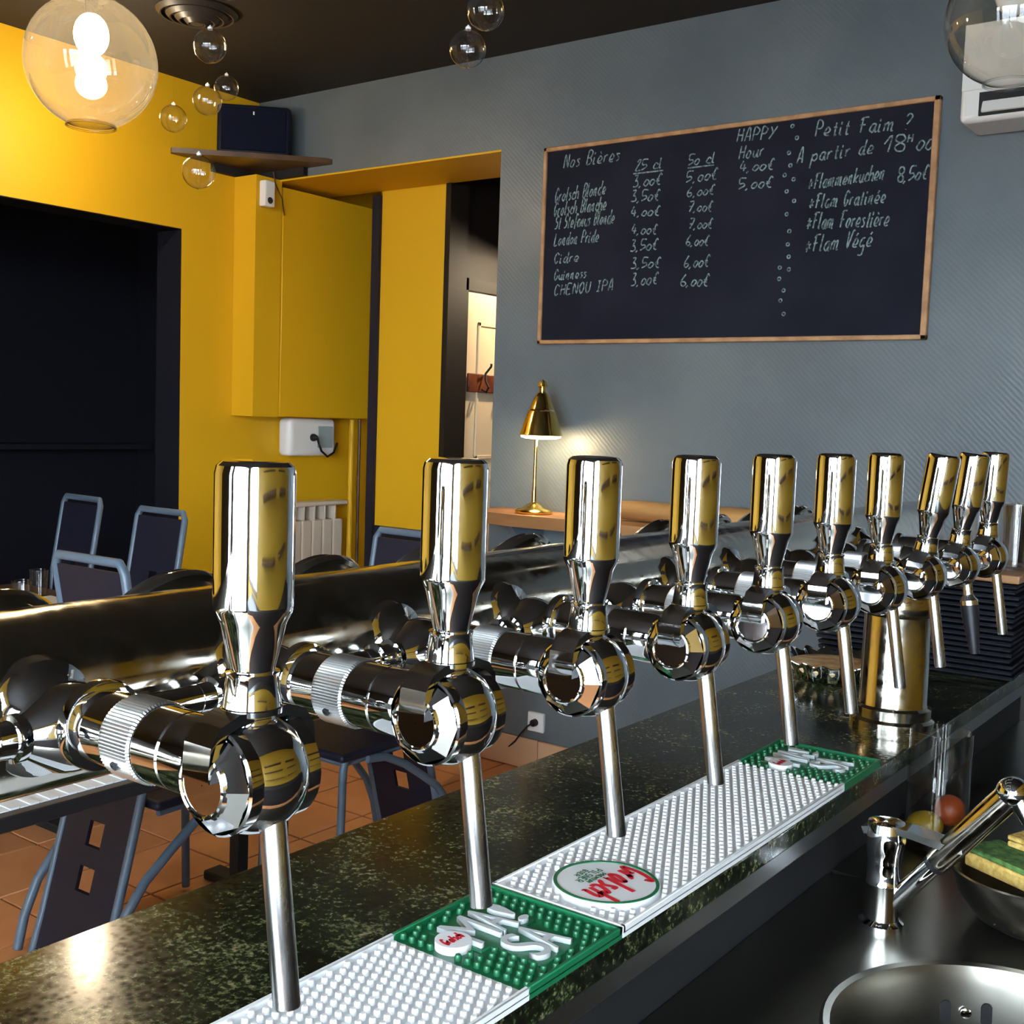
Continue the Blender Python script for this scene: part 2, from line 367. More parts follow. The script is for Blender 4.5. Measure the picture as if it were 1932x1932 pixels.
t_.box(-.628, -.03, -1.0, .98, ZS - .02, ZS).box(-.628, -.03, 1.75, 3.0, ZS - .02, ZS)
Q(t_.build('steel_top', M['steel'], wt))
bas = Q(MB().at((BCX, BCY, 0)).lathe([(BR + .012, ZS + .001), (BR + .008, ZS + .005), (BR, ZS + .003), (BR - .008, ZS - .02), (BR - .016, ZS - .15), (BR - .05, ZS - .175), (.03, ZS - .18), (.001, ZS - .185)], 64, cap=False).build('basin', M['steel'], wt))
# overflow slots and screw on the far side of the basin wall
aa = R(120); ov = rotm('Z', 120)
for s_ in (-.026, .026):
    o = MB().at((0, 0, 0)).prism([(s_ + .007 * math.cos(q) , .0085 * (1 if math.sin(q) > 0 else -1) + .007 * math.sin(q)) for q in [2 * PI * k / 16 for k in range(16)]], -.001, .0012, 'X').build('overflow_slot', M['blackmatte'], bas)
    a2 = aa; o.location = (BCX + (BR - .0135) * math.cos(a2), BCY + (BR - .0135) * math.sin(a2), ZS - .055); o.rotation_euler.z = a2 + PI
o = MB().lathe([(.007, -.001), (.007, .0015), (.004, .003), (.0005, .003)], 16, 'X').build('overflow_screw', M['chrome'], bas)
o.location = (BCX + (BR - .0135) * math.cos(aa), BCY + (BR - .0135) * math.sin(aa), ZS - .055); o.rotation_euler.z = aa + PI
Q(MB().box(-.62, -.06, -1.0, 3.0, .08, ZS - .21).box(-.62, -.6, -1.0, 3.0, .5, ZS - .02).box(-.06, -.04, -1.0, 3.0, .08, ZS - .02).build('cupboard', M['blackmatte'], wt))

# faucet
fx, fy = -.50, 1.60
fa = thing('mixer_faucet', 'chrome mixer tap with a slanted pull-out spout beside the sink', 'faucet', (fx, fy, ZS))
MB().lathe([(.031, 0), (.031, .006), (.027, .009), (.0245, .012), (.0235, .06), (.0238, .061), (.0238, .063), (.0232, .064), (.0228, .092), (.0232, .094), (.0228, .096), (.0245, .108), (.0285, .128), (.027, .138), (.001, .141)], 32).build('body', M['chrome'], fa)
lv = MB(); lv.strip([(-.028, .136), (0, .146), (.04, .144), (.085, .138), (.108, .140)], .036, .010, 'Y'); lv.lathe([(.0275, .138), (.025, .150), (.001, .153)], 24)
lv.build('lever', M['chrome'], fa)
d = Vector((.158, -.005, .205)); p0 = Vector((.008, 0, .028))
MB().tube([p0, p0 + d * .38], .0135, 20).build('spout_tube', M['chrome'], fa)
MB().tube([p0 + d * .37, p0 + d * .40], .0150, 20).build('spout_ring', M['black'], fa)
MB().tube([p0 + d * .40, p0 + d * .44, p0 + d * .98], [.0165, .018, .018], 24).build('spout_handle', M['chrome_dusty'], fa)
e_ = p0 + d
MB().at(e_ - d.normalized() * .004).sphere(.0215, 24, 12).build('spray_head', M['chrome'], fa)
MB().tube([e_, e_ + Vector((.022, -.004, -.035))], [.017, .013], 20).build('nozzle', M['chrome'], fa)

# ------------------------------------------------------------ beer tower
XP, ZP, RP = -.652, 1.316, .057
tw = thing('beer_tower', 'horizontal chrome beer tower pipe on a thick column', 'beer tower', (XP, 2.075, ZK))
TW = Vector((XP, 2.075, ZK))
def S(o): o.location = -TW; return o
S(MB().at((XP, 0, ZP)).lathe([(.001, -.42), (RP, -.40), (RP, 2.13), (RP * .9, 2.155), (RP * .6, 2.172), (.001, 2.178)], 64, 'Y').build('main_pipe', M['chrome_dusty'], tw))
for cy in (2.075, -.25):
    S(MB().at((XP, cy, ZK)).lathe([(.074, 0), (.074, .012), (.068, .017), (.068, .034), (.061, .038), (.0595, .042), (.0575, .20), (.060, .203), (.0615, .21), (.0615, .232), (.058, .238), (.056, .262), (.05, .31), (.03, ZP - ZK)], 56).build('column', M['chrome_dusty'], tw))
tee_m = MB()
prof = [(.0095, -.062), (.0095, -.052), (.0125, -.051), (.0125, -.047), (.0100, -.045), (.0105, -.036), (.0135, -.035), (.0135, -.030), (.012, -.028), (.024, -.010), (.0255, -.004)]
prof = prof + [(r, -h) for r, h in reversed(prof)]
tee_m.lathe(prof, 32, 'Y')
tee_mesh = tee_m.mesh('tee_fitting', M['chrome'])
rail_mesh = MB().lathe([(.0092, -.02), (.0092, .02)], 20, 'Y').mesh('rail_tube', M['chrome'])
med_rim = MB().at((0, 0, 0), rotm('Y', 28)).lathe([(.060, -.004), (.062, 0), (.061, .005), (.057, .007), (.055, .004), (.054, -.004)], 48, 'X', cap=False).mesh('medallion_rim', M['chrome'])
med_disc = MB().at((0, 0, 0), rotm('Y', 28)).lathe([(.0005, .006), (.03, .0065), (.05, .006), (.0545, .003), (.055, -.012), (.045, -.019), (.02, -.023), (.0005, -.024)], 48, 'X', cap=False).mesh('medallion', M['chrome'])
link_mesh = MB().lathe([(.020, 0), (.021, -.012), (.025, -.020), (.034, -.026), (.036, -.034)], 32, 'X').mesh('tee_link', M['chrome'])
YT = [.367 + .15 * i for i in range(10)]
for y in YT:
    inst('tee_fitting', tee_mesh, tw, Vector((-.574, y, 1.318)) - TW)
    inst('rail_tube', rail_mesh, tw, Vector((-.574, y + .075, 1.318)) - TW)
    d_ = inst('medallion', med_disc, tw, Vector((-.735, y + .035, 1.322)) - TW)
    inst('medallion_rim', med_rim, d_)
    inst('tee_link', link_mesh, tw, Vector((-.574, y, 1.318)) - TW)

# ------------------------------------------------------------ beer taps (origin = ball centre)
handle = MB().lathe([(.0128, .031), (.0142, .033), (.0138, .0365), (.0125, .047), (.0132, .0495), (.0108, .050), (.0109, .052), (.0160, .0735), (.0190, .0795), (.0192, .082), (.0192, .1445), (.0183, .1482), (.016, .1502), (.012, .1508), (.0005, .1508)], 48).mesh('handle', M['chrome'], 30)
collar = MB().lathe([(.0105, .022), (.0118, .0285), (.0150, .030), (.0150, .0325), (.0125, .034)], 32).mesh('collar', M['chrome'], 30)
yk = MB()
for s_ in (-1, 1):
    yk.strip([(s_ * .003, .0295), (s_ * .015, .0295), (s_ * .0245, .0262), (s_ * .0295, .0190), (s_ * .0305, .010), (s_ * .0305, .003)], .0190, .0055, 'X')
yoke = yk.mesh('yoke', M['chrome'], 25)
ball = MB().sphere(.0298, 48, 24, (1, .96, 1)).mesh('ball', M['chrome'])
cp = MB()
for s_ in (-1, 1):
    cp.lathe([(.0255, s_ * .012), (.0262, s_ * .016), (.0262, s_ * .0215), (.0250, s_ * .0225)], 48, 'Y', cap=False)
    cp.lathe([(.0250, s_ * .0225), (.0172, s_ * .0292)], 8, 'Y', cap=False)
    cp.lathe([(.0172, s_ * .0285), (.0160, s_ * .0302), (.0150, s_ * .0306), (.0142, s_ * .0301), (.0137, s_ * .0293), (.0004, s_ * .0293)], 40, 'Y', cap=False)
caps = cp.mesh('axle_cap', M['chrome'], 25)
sa = Vector((.016, 0, -.020)); sb = Vector((.0315, -.003, -.107))
spout = MB(); dv = (sb - sa).normalized()
spout.tube([sa, sb - dv * .001, sb], [.0066, .0066, .0062], 24)
spout = spout.mesh('spout', M['satin'])
spb = MB().tube([sa, sa + dv * .016], .0062, 20).tube([sa + dv * .016, sa + dv * .024], [.0062, .011], 20).tube([sa + dv * .024, sa + dv * .030], .011, 20).mesh('spout', M['satin'])
noz = MB().tube([sa + dv * .030, sa + dv * .036, sa + dv * .094], [.0115, .0115, .0060], 24).mesh('black_nozzle', M['black'])
sh = MB().lathe([(.0135, -.02), (.0195, -.026), (.0205, -.030), (.0205, -.046), (.0198, -.047), (.0205, -.048), (.0205, -.068)], 40, 'X').mesh('shank', M['chrome'], 30)
kn = MB(); K = 72; vs = []; fs = []
for h in (-.068, -.0695, -.0925, -.094):
    for i in range(K * 2):
        r = (.0222 if i % 2 == 0 else .0214) if h in (-.0695, -.0925) else .0208
        a = PI * i / K; vs.append((h, r * math.cos(a), r * math.sin(a)))
for j in range(3):
    for i in range(K * 2): fs.append((j * 2 * K + i, j * 2 * K + (i + 1) % (2 * K), (j + 1) * 2 * K + (i + 1) % (2 * K), (j + 1) * 2 * K + i))
kn._add(vs, fs); knurl = kn.mesh('knurled_ring', M['knurl'], 20)
nk_ = MB().lathe([(.0203, -.094), (.0203, -.118)], 40, 'X').mesh('neck', M['chrome'], 30)
flg = MB().lathe([(.0203, -.117), (.0245, -.118), (.0252, -.121), (.0250, -.125), (.0235, -.1265)], 40, 'X').mesh('flange', M['chrome'], 30)
screw = MB().at((-.081, -.0195, -.0095), rotm('X', 26)).lathe([(.0025, .001), (.0025, -.0016), (.0012, -.0018), (.0012, -.0004), (.0001, -.0004)], 12, 'Y').mesh('grub_screw', M['blackmatte'])
ords = ['nearest the camera', 'second from the camera', 'third from the camera', 'fourth from the camera', 'fifth from the camera', 'sixth from the camera', 'seventh from the camera', 'eighth from the camera, handle leaning right', 'ninth from the camera, with a black nozzle', 'farthest from the camera, last of the row']
tilt = [0, 0, 0, 0, 0, 0, 0, 7.5, 6, 2]
for i, y in enumerate(YT):
    t = thing('beer_tap', 'chrome ball beer tap, %s' % ords[i], 'beer tap', (-.421, y, 1.325), 0, 'chrome beer taps on the bar')
    for nm, me in (('ball', ball), ('axle_cap', caps), ('shank', sh), ('knurled_ring', knurl), ('neck', nk_), ('flange', flg), ('grub_screw', screw)): inst(nm, me, t)
    inst('spout', spb if i == 8 else spout, t)
    if i == 8: inst('black_nozzle', noz, t)['label'] = 'black plastic cone nozzle'
    for nm, me in (('handle', handle), ('collar', collar), ('yoke', yoke)): inst(nm, me, t).rotation_euler = (0, R(tilt[i]), 0)

# ------------------------------------------------------------ stroke lettering
GL = {
 'a': (4, "36 16 04 13 23 36,36 33 43"), 'b': (4, "09 03 23 34 35 26 05"), 'c': (3, "35 26 16 04 13 33"), 'd': (4, "36 16 04 13 23 36,39 33 43"),
 'e': (4, "04 24 35 26 16 04 13 33"), 'f': (3, "38 29 18 13 12,05 35"), 'g': (4, "36 16 04 13 34 36,36 31 20 00"), 'h': (4, "09 03,05 26 35 33 43"),
 'i': (2, "06 03 13,07 08"), 'k': (4, "09 03,36 14 33"), 'l': (2, "03 09,03 13"), 'm': (6, "06 03,05 16 26 23,25 36 46 43 53"), 'n': (4, "06 03,05 16 26 23 33"),
 'o': (4, "16 04 13 23 35 26 16 26"), 'p': (4, "06 00,05 26 35 34 23 04"), 'r': (3, "06 03,05 16 26"), 's': (3, "26 06 15 24 13 03"), 't': (3, "18 13 23,06 26"),
 'u': (4, "06 04 13 23 36,36 33 43"), 'x': (3, "06 33,36 03"), 'y': (4, "06 14 24,36 20 00"),
 'é': (4, "04 24 35 26 16 04 13 33,17 28"), 'è': (4, "04 24 35 26 16 04 13 33,18 27"), 'ü': (4, "06 04 13 23 36,36 33 43,08 08,28 28"),
 'A': (4, "03 19 29 33,05 35"), 'À': (4, "03 19 29 33,05 35"), 'B': (4, "03 09 29 38 26 06,26 35 34 23 03"), 'C': (4, "38 29 19 07 05 13 23 34"), 'E': (4, "39 09 03 33,06 26"),
 'F': (5, "08 19 49,19 13,06 36"), 'G': (4, "38 29 19 07 05 13 23 35 25"), 'H': (4, "09 03,39 33,06 36"), 'I': (3, "09 29,19 13,03 23"), 'L': (4, "09 03 33"),
 'M': (5, "03 09 25 49 43"), 'R': (4, "03 09 29 38 37 26 06,26 33"),
 'N': (4, "03 09 33 39"), 'O': (4, "19 07 05 13 23 35 37 29 19"), 'P': (4, "03 09 29 38 37 26 06"), 'S': (4, "38 29 19 07 16 26 35 34 23 03"), 'U': (4, "09 05 13 23 35 39"), 'V': (4, "09 13 39 49"), 'Y': (4, "09 26,49 03"),
 '0': (3, "16 04 13 23 35 26 16"), '1': (3, "06 29 23"), '2': (3, "08 19 29 28 03 33"), '3': (3, "09 29 16 26 34 23 03"), '4': (3, "19 05 35,27 23"), '5': (3, "39 09 06 26 35 24 03"),
 '6': (3, "29 06 04 13 23 34 25 05"), '7': (3, "09 39 13,06 26"), '8': (3, "29 09 07 35 33 13 05 37 29"), ',': (2, "13 02"), '.': (2, "13 13"), '€': (4, "38 29 16 14 23 33,06 26,05 25"),
 '*': (4, "06 34,04 36,13 17"), '?': (4, "08 19 29 38 26 15,13 13"), ' ': (3, ""), '!': (2, "09 05,03 03")}
def catmull(p, k=4):
    if len(p) < 3: return p
    o = []
    for i in range(len(p) - 1):
        a, b_, c_, d_ = p[max(i - 1, 0)], p[i], p[i + 1], p[min(i + 2, len(p) - 1)]
        for j in range(k):
            t = j / k
            o.append(tuple(.5 * ((2 * b_[q]) + (c_[q] - a[q]) * t + (2 * a[q] - 5 * b_[q] + 4 * c_[q] - d_[q]) * t * t + (3 * b_[q] - a[q] - 3 * c_[q] + d_[q]) * t ** 3) for q in (0, 1)))
    return o + [p[-1]]
def strokes(text, width, cap, slant=.22, jit=0.0):
    tot = sum(GL[c][0] + .9 for c in text) - .9; kx = width / tot; ky = cap / 6; x = 0; out = []
    for c in text:
        wd, s_ = GL[c]
        for part in [q for q in s_.split(',') if q]:
            pts = []
            for pr in part.split():
                gx, gy = float(pr[0]), float(pr[1]) - 3
                pts.append(((x + gx + random.uniform(-jit, jit)) * kx + slant * gy * ky, (gy + random.uniform(-jit, jit)) * ky))
            out.append(catmull(pts))
        x += wd + .9
    return out
def ribbons(mb, polys, wd, fn):
    # flat ribbons; fn maps (u, v) to 3D
    for p in polys:
        if len(p) == 1 or (len(p) == 2 and p[0] == p[1]): p = [p[0], (p[0][0] + wd * .8, p[0][1] + wd * .4)]
        L = []; Rr = []
        for i in range(len(p)):
            a = Vector(p[max(i - 1, 0)]); c_ = Vector(p[min(i + 1, len(p) - 1)]); t = c_ - a
            if t.length < 1e-9: t = Vector((1, 0))
            t.normalize(); nn = Vector((-t.y, t.x)) * wd / 2
            L.append(fn(*(Vector(p[i]) + nn))); Rr.append(fn(*(Vector(p[i]) - nn)))
        n = len(p); mb._add(L + Rr, [(i, i + 1, n + i + 1, n + i) for i in range(n - 1)])

# ------------------------------------------------------------ bar mats
def bmat(label, y0, yw, y1, oval):
    X0, X1, Z = -.745, -.574, ZK
    t = thing('bar_mat', label, 'bar mat', ((X0 + X1) / 2, y0, Z), 0, 'rubber bar mats on the counter')
    L0 = Vector(((X0 + X1) / 2, y0, Z)); hw = (X1 - X0) / 2
    def sec(name, a, b_, mt, rims):
        s_ = MB().box(-hw, hw, a, b_, 0, .006)
        r = .005
        s_.rbox(-hw, -hw + r, a, b_, .004, .0125, .001, 1).rbox(hw - r, hw, a, b_, .004, .0125, .001, 1)
        if 'a' in rims: s_.rbox(-hw, hw, a, a + r, .004, .0125, .001, 1)
        if 'b' in rims: s_.rbox(-hw, hw, b_ - r, b_, .004, .0125, .001, 1)
        return s_.build(name, mt, t)
    lw_, lg = yw - y0, y1 - y0
    A = sec('white_section', 0, lw_, M['rubberwhite'], 'a'); B = sec('green_section', lw_, lg, M['rubbergreen'], 'b')
    for par, a, b_, mt in ((A, 0, lw_, M['rubberwhite']), (B, lw_, lg, M['rubbergreen'])):
        pg = MB(); nx = 13; pit = (2 * hw - .018) / nx; ny = int((b_ - a - .004) / pit)
        for j in range(ny):
            for i in range(nx + (j % 2 == 0)):
                x = -hw + .009 + pit * (i + (.5 if j % 2 else 0)); y = a + .009 + pit * j
                if y > b_ - .004: continue
                if oval and par is A and (x - oval[0]) ** 2 + (y - oval[1]) ** 2 < .0655 ** 2: continue
                if par is B:
                    yy = y - lw_
                    if (-.068 < x < .006 and .030 < yy < .132) or (0 < x < .070 and .045 < yy < .116) or (x + .026) ** 2 + (yy - .026) ** 2 < .0225 ** 2: continue
                pg.at((x, y, 0)).lathe([(.0036, .0055), (.0033, .0105), (.0026, .0118)], 8)
        stuff(pg.build('peg_field', mt, par, 50))
    if oval:
        ox, oy = oval
        d0 = MB().at((ox, oy, 0)).lathe([(.061, .004), (.061, .0125), (.0600, .0135), (.0005, .0135)], 64).build('logo_disc', M['rubberwhite'], t)
        MB().at((ox, oy, 0)).lathe([(.0600, .0134), (.0595, .0144), (.0560, .0144), (.0555, .0134)], 64, cap=False).build('logo_ring', M['rubbergreen'], d0)
        # lettering reads from the customers' side: right = -Y, up = +X
        def fn(u, v): return (ox + v, oy - u, .0142)
        lm = MB()
        ribbons(lm, [[(a - .052, b_ - .006 + a * .02) for a, b_ in p] for p in strokes('Grolsch', .092, .044, .28)], .0062, fn); lm.build('logo_lettering', M['red'], d0)
        sm = MB()
        for tx, wd_, cp_, yy in (('PREMIUM', .034, .0055, -.0165), ('PILSNER', .046, .0085, -.028), ('BIER', .022, .0055, -.037)):
            ribbons(sm, [[(a - wd_ / 2, b_ + yy) for a, b_ in p] for p in strokes(tx, wd_, cp_, 0)], .0017, fn)
        sm.build('logo_small_lettering', M['rubbergreen'], d0)
    # raised letters on the green section, read from the staff side: right = +Y, up = -X
    def letter(ch, ux, vy, wdt, hgt):
        cu = bpy.data.curves.new('letter', 'FONT'); cu.body = ch; cu.extrude = .0026; cu.size = 1
        ob = bpy.data.objects.new('letter', cu); C.objects.link(ob); bpy.context.view_layer.update()
        me = bpy.data.meshes.new_from_object(ob.evaluated_get(bpy.context.evaluated_depsgraph_get())); bpy.data.objects.remove(ob)
        xs_ = [v.co.x for v in me.vertices]; ys_ = [v.co.y for v in me.vertices]
        for v in me.vertices:
            u_ = (v.co.x - min(xs_)) / (max(xs_) - min(xs_)) * wdt; h_ = (v.co.y - min(ys_)) / (max(ys_) - min(ys_)) * hgt
            v.co = Vector((-(vy + h_), lw_ + ux + u_, .0105 + v.co.z))
        me.materials.clear(); me.materials.append(M['rubbergrey'])
        o_ = bpy.data.objects.new('letter_' + {'M': 'm', 'A': 'a', 'S': 's', '!': 'mark'}[ch], me); C.objects.link(o_); o_.parent = B
        return o_
    MB().rbox(-.064, .003, lw_ + .034, lw_ + .128, .005, .0078, .001, 1).rbox(.001, .066, lw_ + .049, lw_ + .112, .005, .0078, .001, 1).build('letter_base', M['rubbergreen'], B)
    letter('M', .039, .001, .037, .057); letter('A', .077, .001, .027, .057); letter('!', .108, .001, .015, .050)
    letter('S', .054, -.061, .025, .056); letter('A', .080, -.061, .028, .056)
    d1 = MB().at((-.026, lw_ + .026, 0)).lathe([(.0185, .005), (.0185, .0145), (.0005, .0145)], 40).build('badge', M['rubberwhite'], B)
    def f2(u, v): return (-.026 - v, lw_ + .026 + u, .0149)
    bm_ = MB(); ribbons(bm_, [[(a - .014, b_ - .004) for a, b_ in p] for p in strokes('Grolsch', .026, .012, .25)], .0026, f2); bm_.build('badge_lettering', M['red'], d1)
    return t
M['rubbergrey'] = mat('pale_grey_rubber', (0.52, 0.56, 0.58), .45)
bmat('white and green rubber bar mat in the foreground, cut off by the photo edge', .19, .834, .998, None)
bmat('white and green rubber bar mat with a round red and white logo', 1.000, 1.630, 1.787, (.012, .085))

# ------------------------------------------------------------ blackboard
bb = thing('blackboard', 'large framed blackboard with a chalk beer menu on the grey wall', 'blackboard', (-2.0, YB, 2.2))
BO = Vector((-2.0, YB, 2.2))
def U(o): o.location = -BO; return o
bx0, bx1, bz0, bz1 = -2.795, -1.202, 1.808, 2.606
U(MB().box(bx0 + .01, bx1 - .01, YB - .013, YB - .001, bz0 + .01, bz1 - .01).build('board', M['slate'], bb))
for a, b_, c_, d_ in ((bx0, bx1, bz1 - .017, bz1), (bx0, bx1, bz0, bz0 + .017), (bx0, bx0 + .017, bz0, bz1), (bx1 - .022, bx1, bz0, bz1)):
    U(MB().rbox(a, b_, YB - .022, YB - .001, c_, d_, .003, 1).build('frame_rail', M['frame'], bb))
TX = [("Nos Bières",-2.698,2.518,-2.432,2.522,0.053),("25 cl",-2.358,2.474,-2.241,2.475,0.039),("50 cl",-2.129,2.472,-2.017,2.472,0.039),("HAPPY",-1.933,2.538,-1.783,2.531,0.044),("Hour",-1.921,2.474,-1.823,2.477,0.046),("4,00€",-1.916,2.428,-1.779,2.424,0.038),("5,00€",-1.917,2.365,-1.782,2.362,0.038),
("3,00€",-2.367,2.414,-2.240,2.413,0.041),("3,50€",-2.374,2.358,-2.244,2.353,0.041),("4,00€",-2.371,2.301,-2.241,2.295,0.037),("4,00€",-2.365,2.233,-2.249,2.225,0.037),("3,50€",-2.367,2.166,-2.244,2.167,0.041),("3,50€",-2.361,2.100,-2.229,2.097,0.039),("3,00€",-2.358,2.032,-2.237,2.035,0.045),
("5,00€",-2.135,2.409,-2.003,2.411,0.040),("6,00€",-2.128,2.356,-2.013,2.356,0.036),("7,00€",-2.120,2.300,-2.018,2.294,0.036),("7,00€",-2.115,2.236,-2.015,2.231,0.036),("6,00€",-2.123,2.174,-2.027,2.168,0.038),("6,00€",-2.128,2.092,-2.021,2.091,0.042),("6,00€",-2.138,2.023,-2.019,2.018,0.044),
("Grolsch Blonde",-2.736,2.385,-2.492,2.399,0.051),("Grolsch Blanche",-2.739,2.330,-2.487,2.338,0.051),("St Stefanus Blonde",-2.731,2.278,-2.447,2.282,0.051),("London Pride",-2.731,2.210,-2.516,2.214,0.047),("Cidre",-2.728,2.137,-2.606,2.141,0.039),("Guinness",-2.725,2.070,-2.567,2.074,0.039),("CHENOU IPA",-2.722,2.007,-2.437,2.018,0.041),
("Petit Faim ?",-1.632,2.523,-1.296,2.509,0.050),("À partir de",-1.695,2.436,-1.419,2.444,0.048),("18",-1.390,2.442,-1.320,2.440,0.053),("H",-1.306,2.466,-1.288,2.466,0.025),("00",-1.276,2.437,-1.224,2.435,0.060),("*Flammenküchen",-1.648,2.341,-1.378,2.353,0.050),("8,50€",-1.333,2.338,-1.231,2.339,0.046),("*Flam Gratinée",-1.641,2.274,-1.369,2.274,0.048),("*Flam Forestière",-1.646,2.203,-1.353,2.195,0.056),("*Flam Végé",-1.646,2.121,-1.406,2.131,0.056)]
YC = YB - .0136
for tx, ax, az, bx_, bz_, cap in TX:
    wd_ = math.hypot(bx_ - ax, bz_ - az); sl = (bz_ - az) / (bx_ - ax); cm = MB()
    ribbons(cm, strokes(tx, wd_, cap, .2, .13), .0052, lambda u, v: (ax + u, YC, az + v + u * sl))
    U(cm.build('chalk_writing', M['chalk'], bb))
cm = MB()
for a, b_ in (((-2.369, 2.463), (-2.236, 2.464)), ((-2.131, 2.462), (-2.021, 2.463))): ribbons(cm, [[a, b_]], .0055, lambda u, v: (u, YC, v))
for x, z in [(-1.719, 2.568), (-1.7, 2.525), (-1.727, 2.476), (-1.719, 2.431), (-1.739, 2.399), (-1.704, 2.381), (-1.728, 2.341), (-1.698, 2.305), (-1.723, 2.26), (-1.71, 2.199), (-1.713, 2.153), (-1.707, 2.109), (-1.739, 2.072), (-1.704, 2.064), (-1.739, 2.032), (-1.72, 1.99), (-1.73, 1.954), (-1.715, 1.906)]:
    ribbons(cm, [[(x + .006 * math.cos(q), z + .006 * math.sin(q)) for q in [2 * PI * k / 9 for k in range(10)]]], .005, lambda u, v: (u, YC, v))
U(cm.build('chalk_marks', M['chalk'], bb))

# ------------------------------------------------------------ air conditioner
ac = thing('air_conditioner', 'white wall-mounted air conditioner beside the blackboard', 'air conditioner', (-.70, YB, 2.60))
AO = Vector((-.70, YB, 2.60))
o = MB().rbox(-1.09, -.28, YB - .20, YB, 2.46, 2.76, .02, 3).build('housing', M['white'], ac); o.location = -AO
o = MB().box(-1.03, -.34, YB - .206, YB - .198, 2.475, 2.545).build('outlet_slot', M['blackmatte'], ac); o.location = -AO
o = MB().at((0, YB - .203, 2.508), rotm('X', -20)).rbox(-1.02, -.35, -.006, .004, -.027, .027, .002, 1).build('louver', M['white'], ac); o.location = -AO
o = MB().rbox(-1.085, -.285, YB - .204, YB - .198, 2.555, 2.755, .002, 1).build('front_panel', M['white'], ac); o.location = -AO

# ------------------------------------------------------------ pendant globes, bulb and bubbles
def globe(label, loc, r, power):
    t = thing('globe_pendant', label, 'lamp', loc, 0, 'glass globe pendant lamps')
    pr = [(r * math.sin(a), r * math.cos(a)) for a in [R(q) for q in range(14, 158, 6)]]
    pr = [(r * .16, r * 1.0)] + pr + [(r * .37, -r * .935), (r * .37, -r * .975)]
    MB().lathe(pr, 56, cap=False).build('glass_globe', M['globe'], t)
    MB().at((0, 0, -r * .975)).lathe([(r * .355, -.002), (r * .385, -.002), (r * .385, .003), (r * .355, .003), (r * .355, -.002)], 48, cap=False).build('glass_lip', M['glass'], t)
    MB().lathe([(r * .28, r * .965), (r * .28, r * 1.04), (r * .1, r * 1.12), (r * .1, r * .55)], 32).build('socket', M['black'], t)
    MB().lathe([(.004, r * 1.1), (.004, ZC - loc[2] - .03)], 8).build('cord', M['black'], t)
    MB().lathe([(.055, ZC - loc[2] - .03), (.055, ZC - loc[2] - .002)], 32).build('ceiling_rose', M['black'], t)
    MB().at((0, 0, r * .42)).sphere(.044, 24, 12, (1, 1, 1.25)).build('bulb', M['bulb'] if power else M['white'], t)
    if power:
        l = bpy.data.lights.new('globe_light', 'POINT'); l.energy = power; l.color = (1, .80, .52); l.shadow_soft_size = .04
        lo = bpy.data.objects.new('globe_light', l); C.objects.link(lo); lo.parent = t; lo.location = (0, 0, r * .1)
    return t
globe('clear glass globe pendant lamp, lit, hanging before the yellow wall', (-2.741, 1.812, 2.384), .167, 10)
globe('unlit smoked glass globe pendant in front of the air conditioner', (-.708, 2.811, 2.437), .148, 0)
t = thing('bare_bulb_pendant', 'small bare lit bulb hanging behind the glass globe lamp', 'lamp', (-4.01, 2.655, 2.695))
MB().sphere(.027, 20, 12, (1, 1, 1.25)).build('bulb', mat('bright_bulb', (1, .9, .7), .3, 0, emit=(1.0, .74, .40), strength=70), t)
MB().lathe([(.014, .03), (.016, .036), (.016, .075), (.004, .085)], 20).build('socket', M['black'], t)
MB().lathe([(.003, .08), (.003, ZC - 2.695 - .015)], 8).build('cord', M['black'], t)
MB().lathe([(.04, ZC - 2.695 - .016), (.04, ZC - 2.695 - .001)], 24).build('ceiling_rose', M['black'], t)
l = bpy.data.lights.new('bare_bulb_light', 'POINT'); l.energy = 12; l.color = (1, .82, .58); l.shadow_soft_size = .04
lo = bpy.data.objects.new('bare_bulb_light', l); C.objects.link(lo); lo.parent = t; lo.location = (0, 0, -.06)
bub_g = MB().sphere(.04, 32, 18).mesh('glass_ball', M['glass'])
bub_s = MB().lathe([(.0403, -.0018), (.0412, 0), (.0403, .0018)], 40, 'X', cap=False).mesh('seam', M['glass'])
bub_c = MB().lathe([(.006, .0385), (.006, .0445), (.003, .047), (.0008, .050)], 12).mesh('cap', M['white'])
BL = [('topmost glass bubble ball above the back wall, cut by the photo edge', (-1.548, 1.953, 2.348)), ('lower glass bubble ball of the pair in front of the back wall', (-1.617, 1.982, 2.289)), ('glass bubble ball hanging just below the round ceiling vent', (-2.331, 1.866, 2.376)),
      ('small glass bubble ball, right one of the overlapping pair', (-3.087, 2.54, 2.545)), ('glass bubble ball, left one of the overlapping pair', (-2.67, 2.131, 2.353)), ('glass bubble ball left of the corner shelf on the yellow wall', (-2.962, 2.238, 2.364)), ('lowest glass bubble ball, hanging below the corner shelf', (-2.213, 1.744, 2.041))]
for k, (lb, p) in enumerate(BL):
    t = thing('glass_bubble', lb, 'ornament', p, k * .7, 'hanging glass bubbles')
    t.scale = (.95,) * 3 if k == 6 else (1, 1, 1); inst('glass_ball', bub_g, t); inst('seam', bub_s, t); inst('cap', bub_c, t)
    MB().lathe([(.0003, .05), (.0003, (ZC - p[2]) / t.scale[0])], 5).build('thread', M['glass'], t)
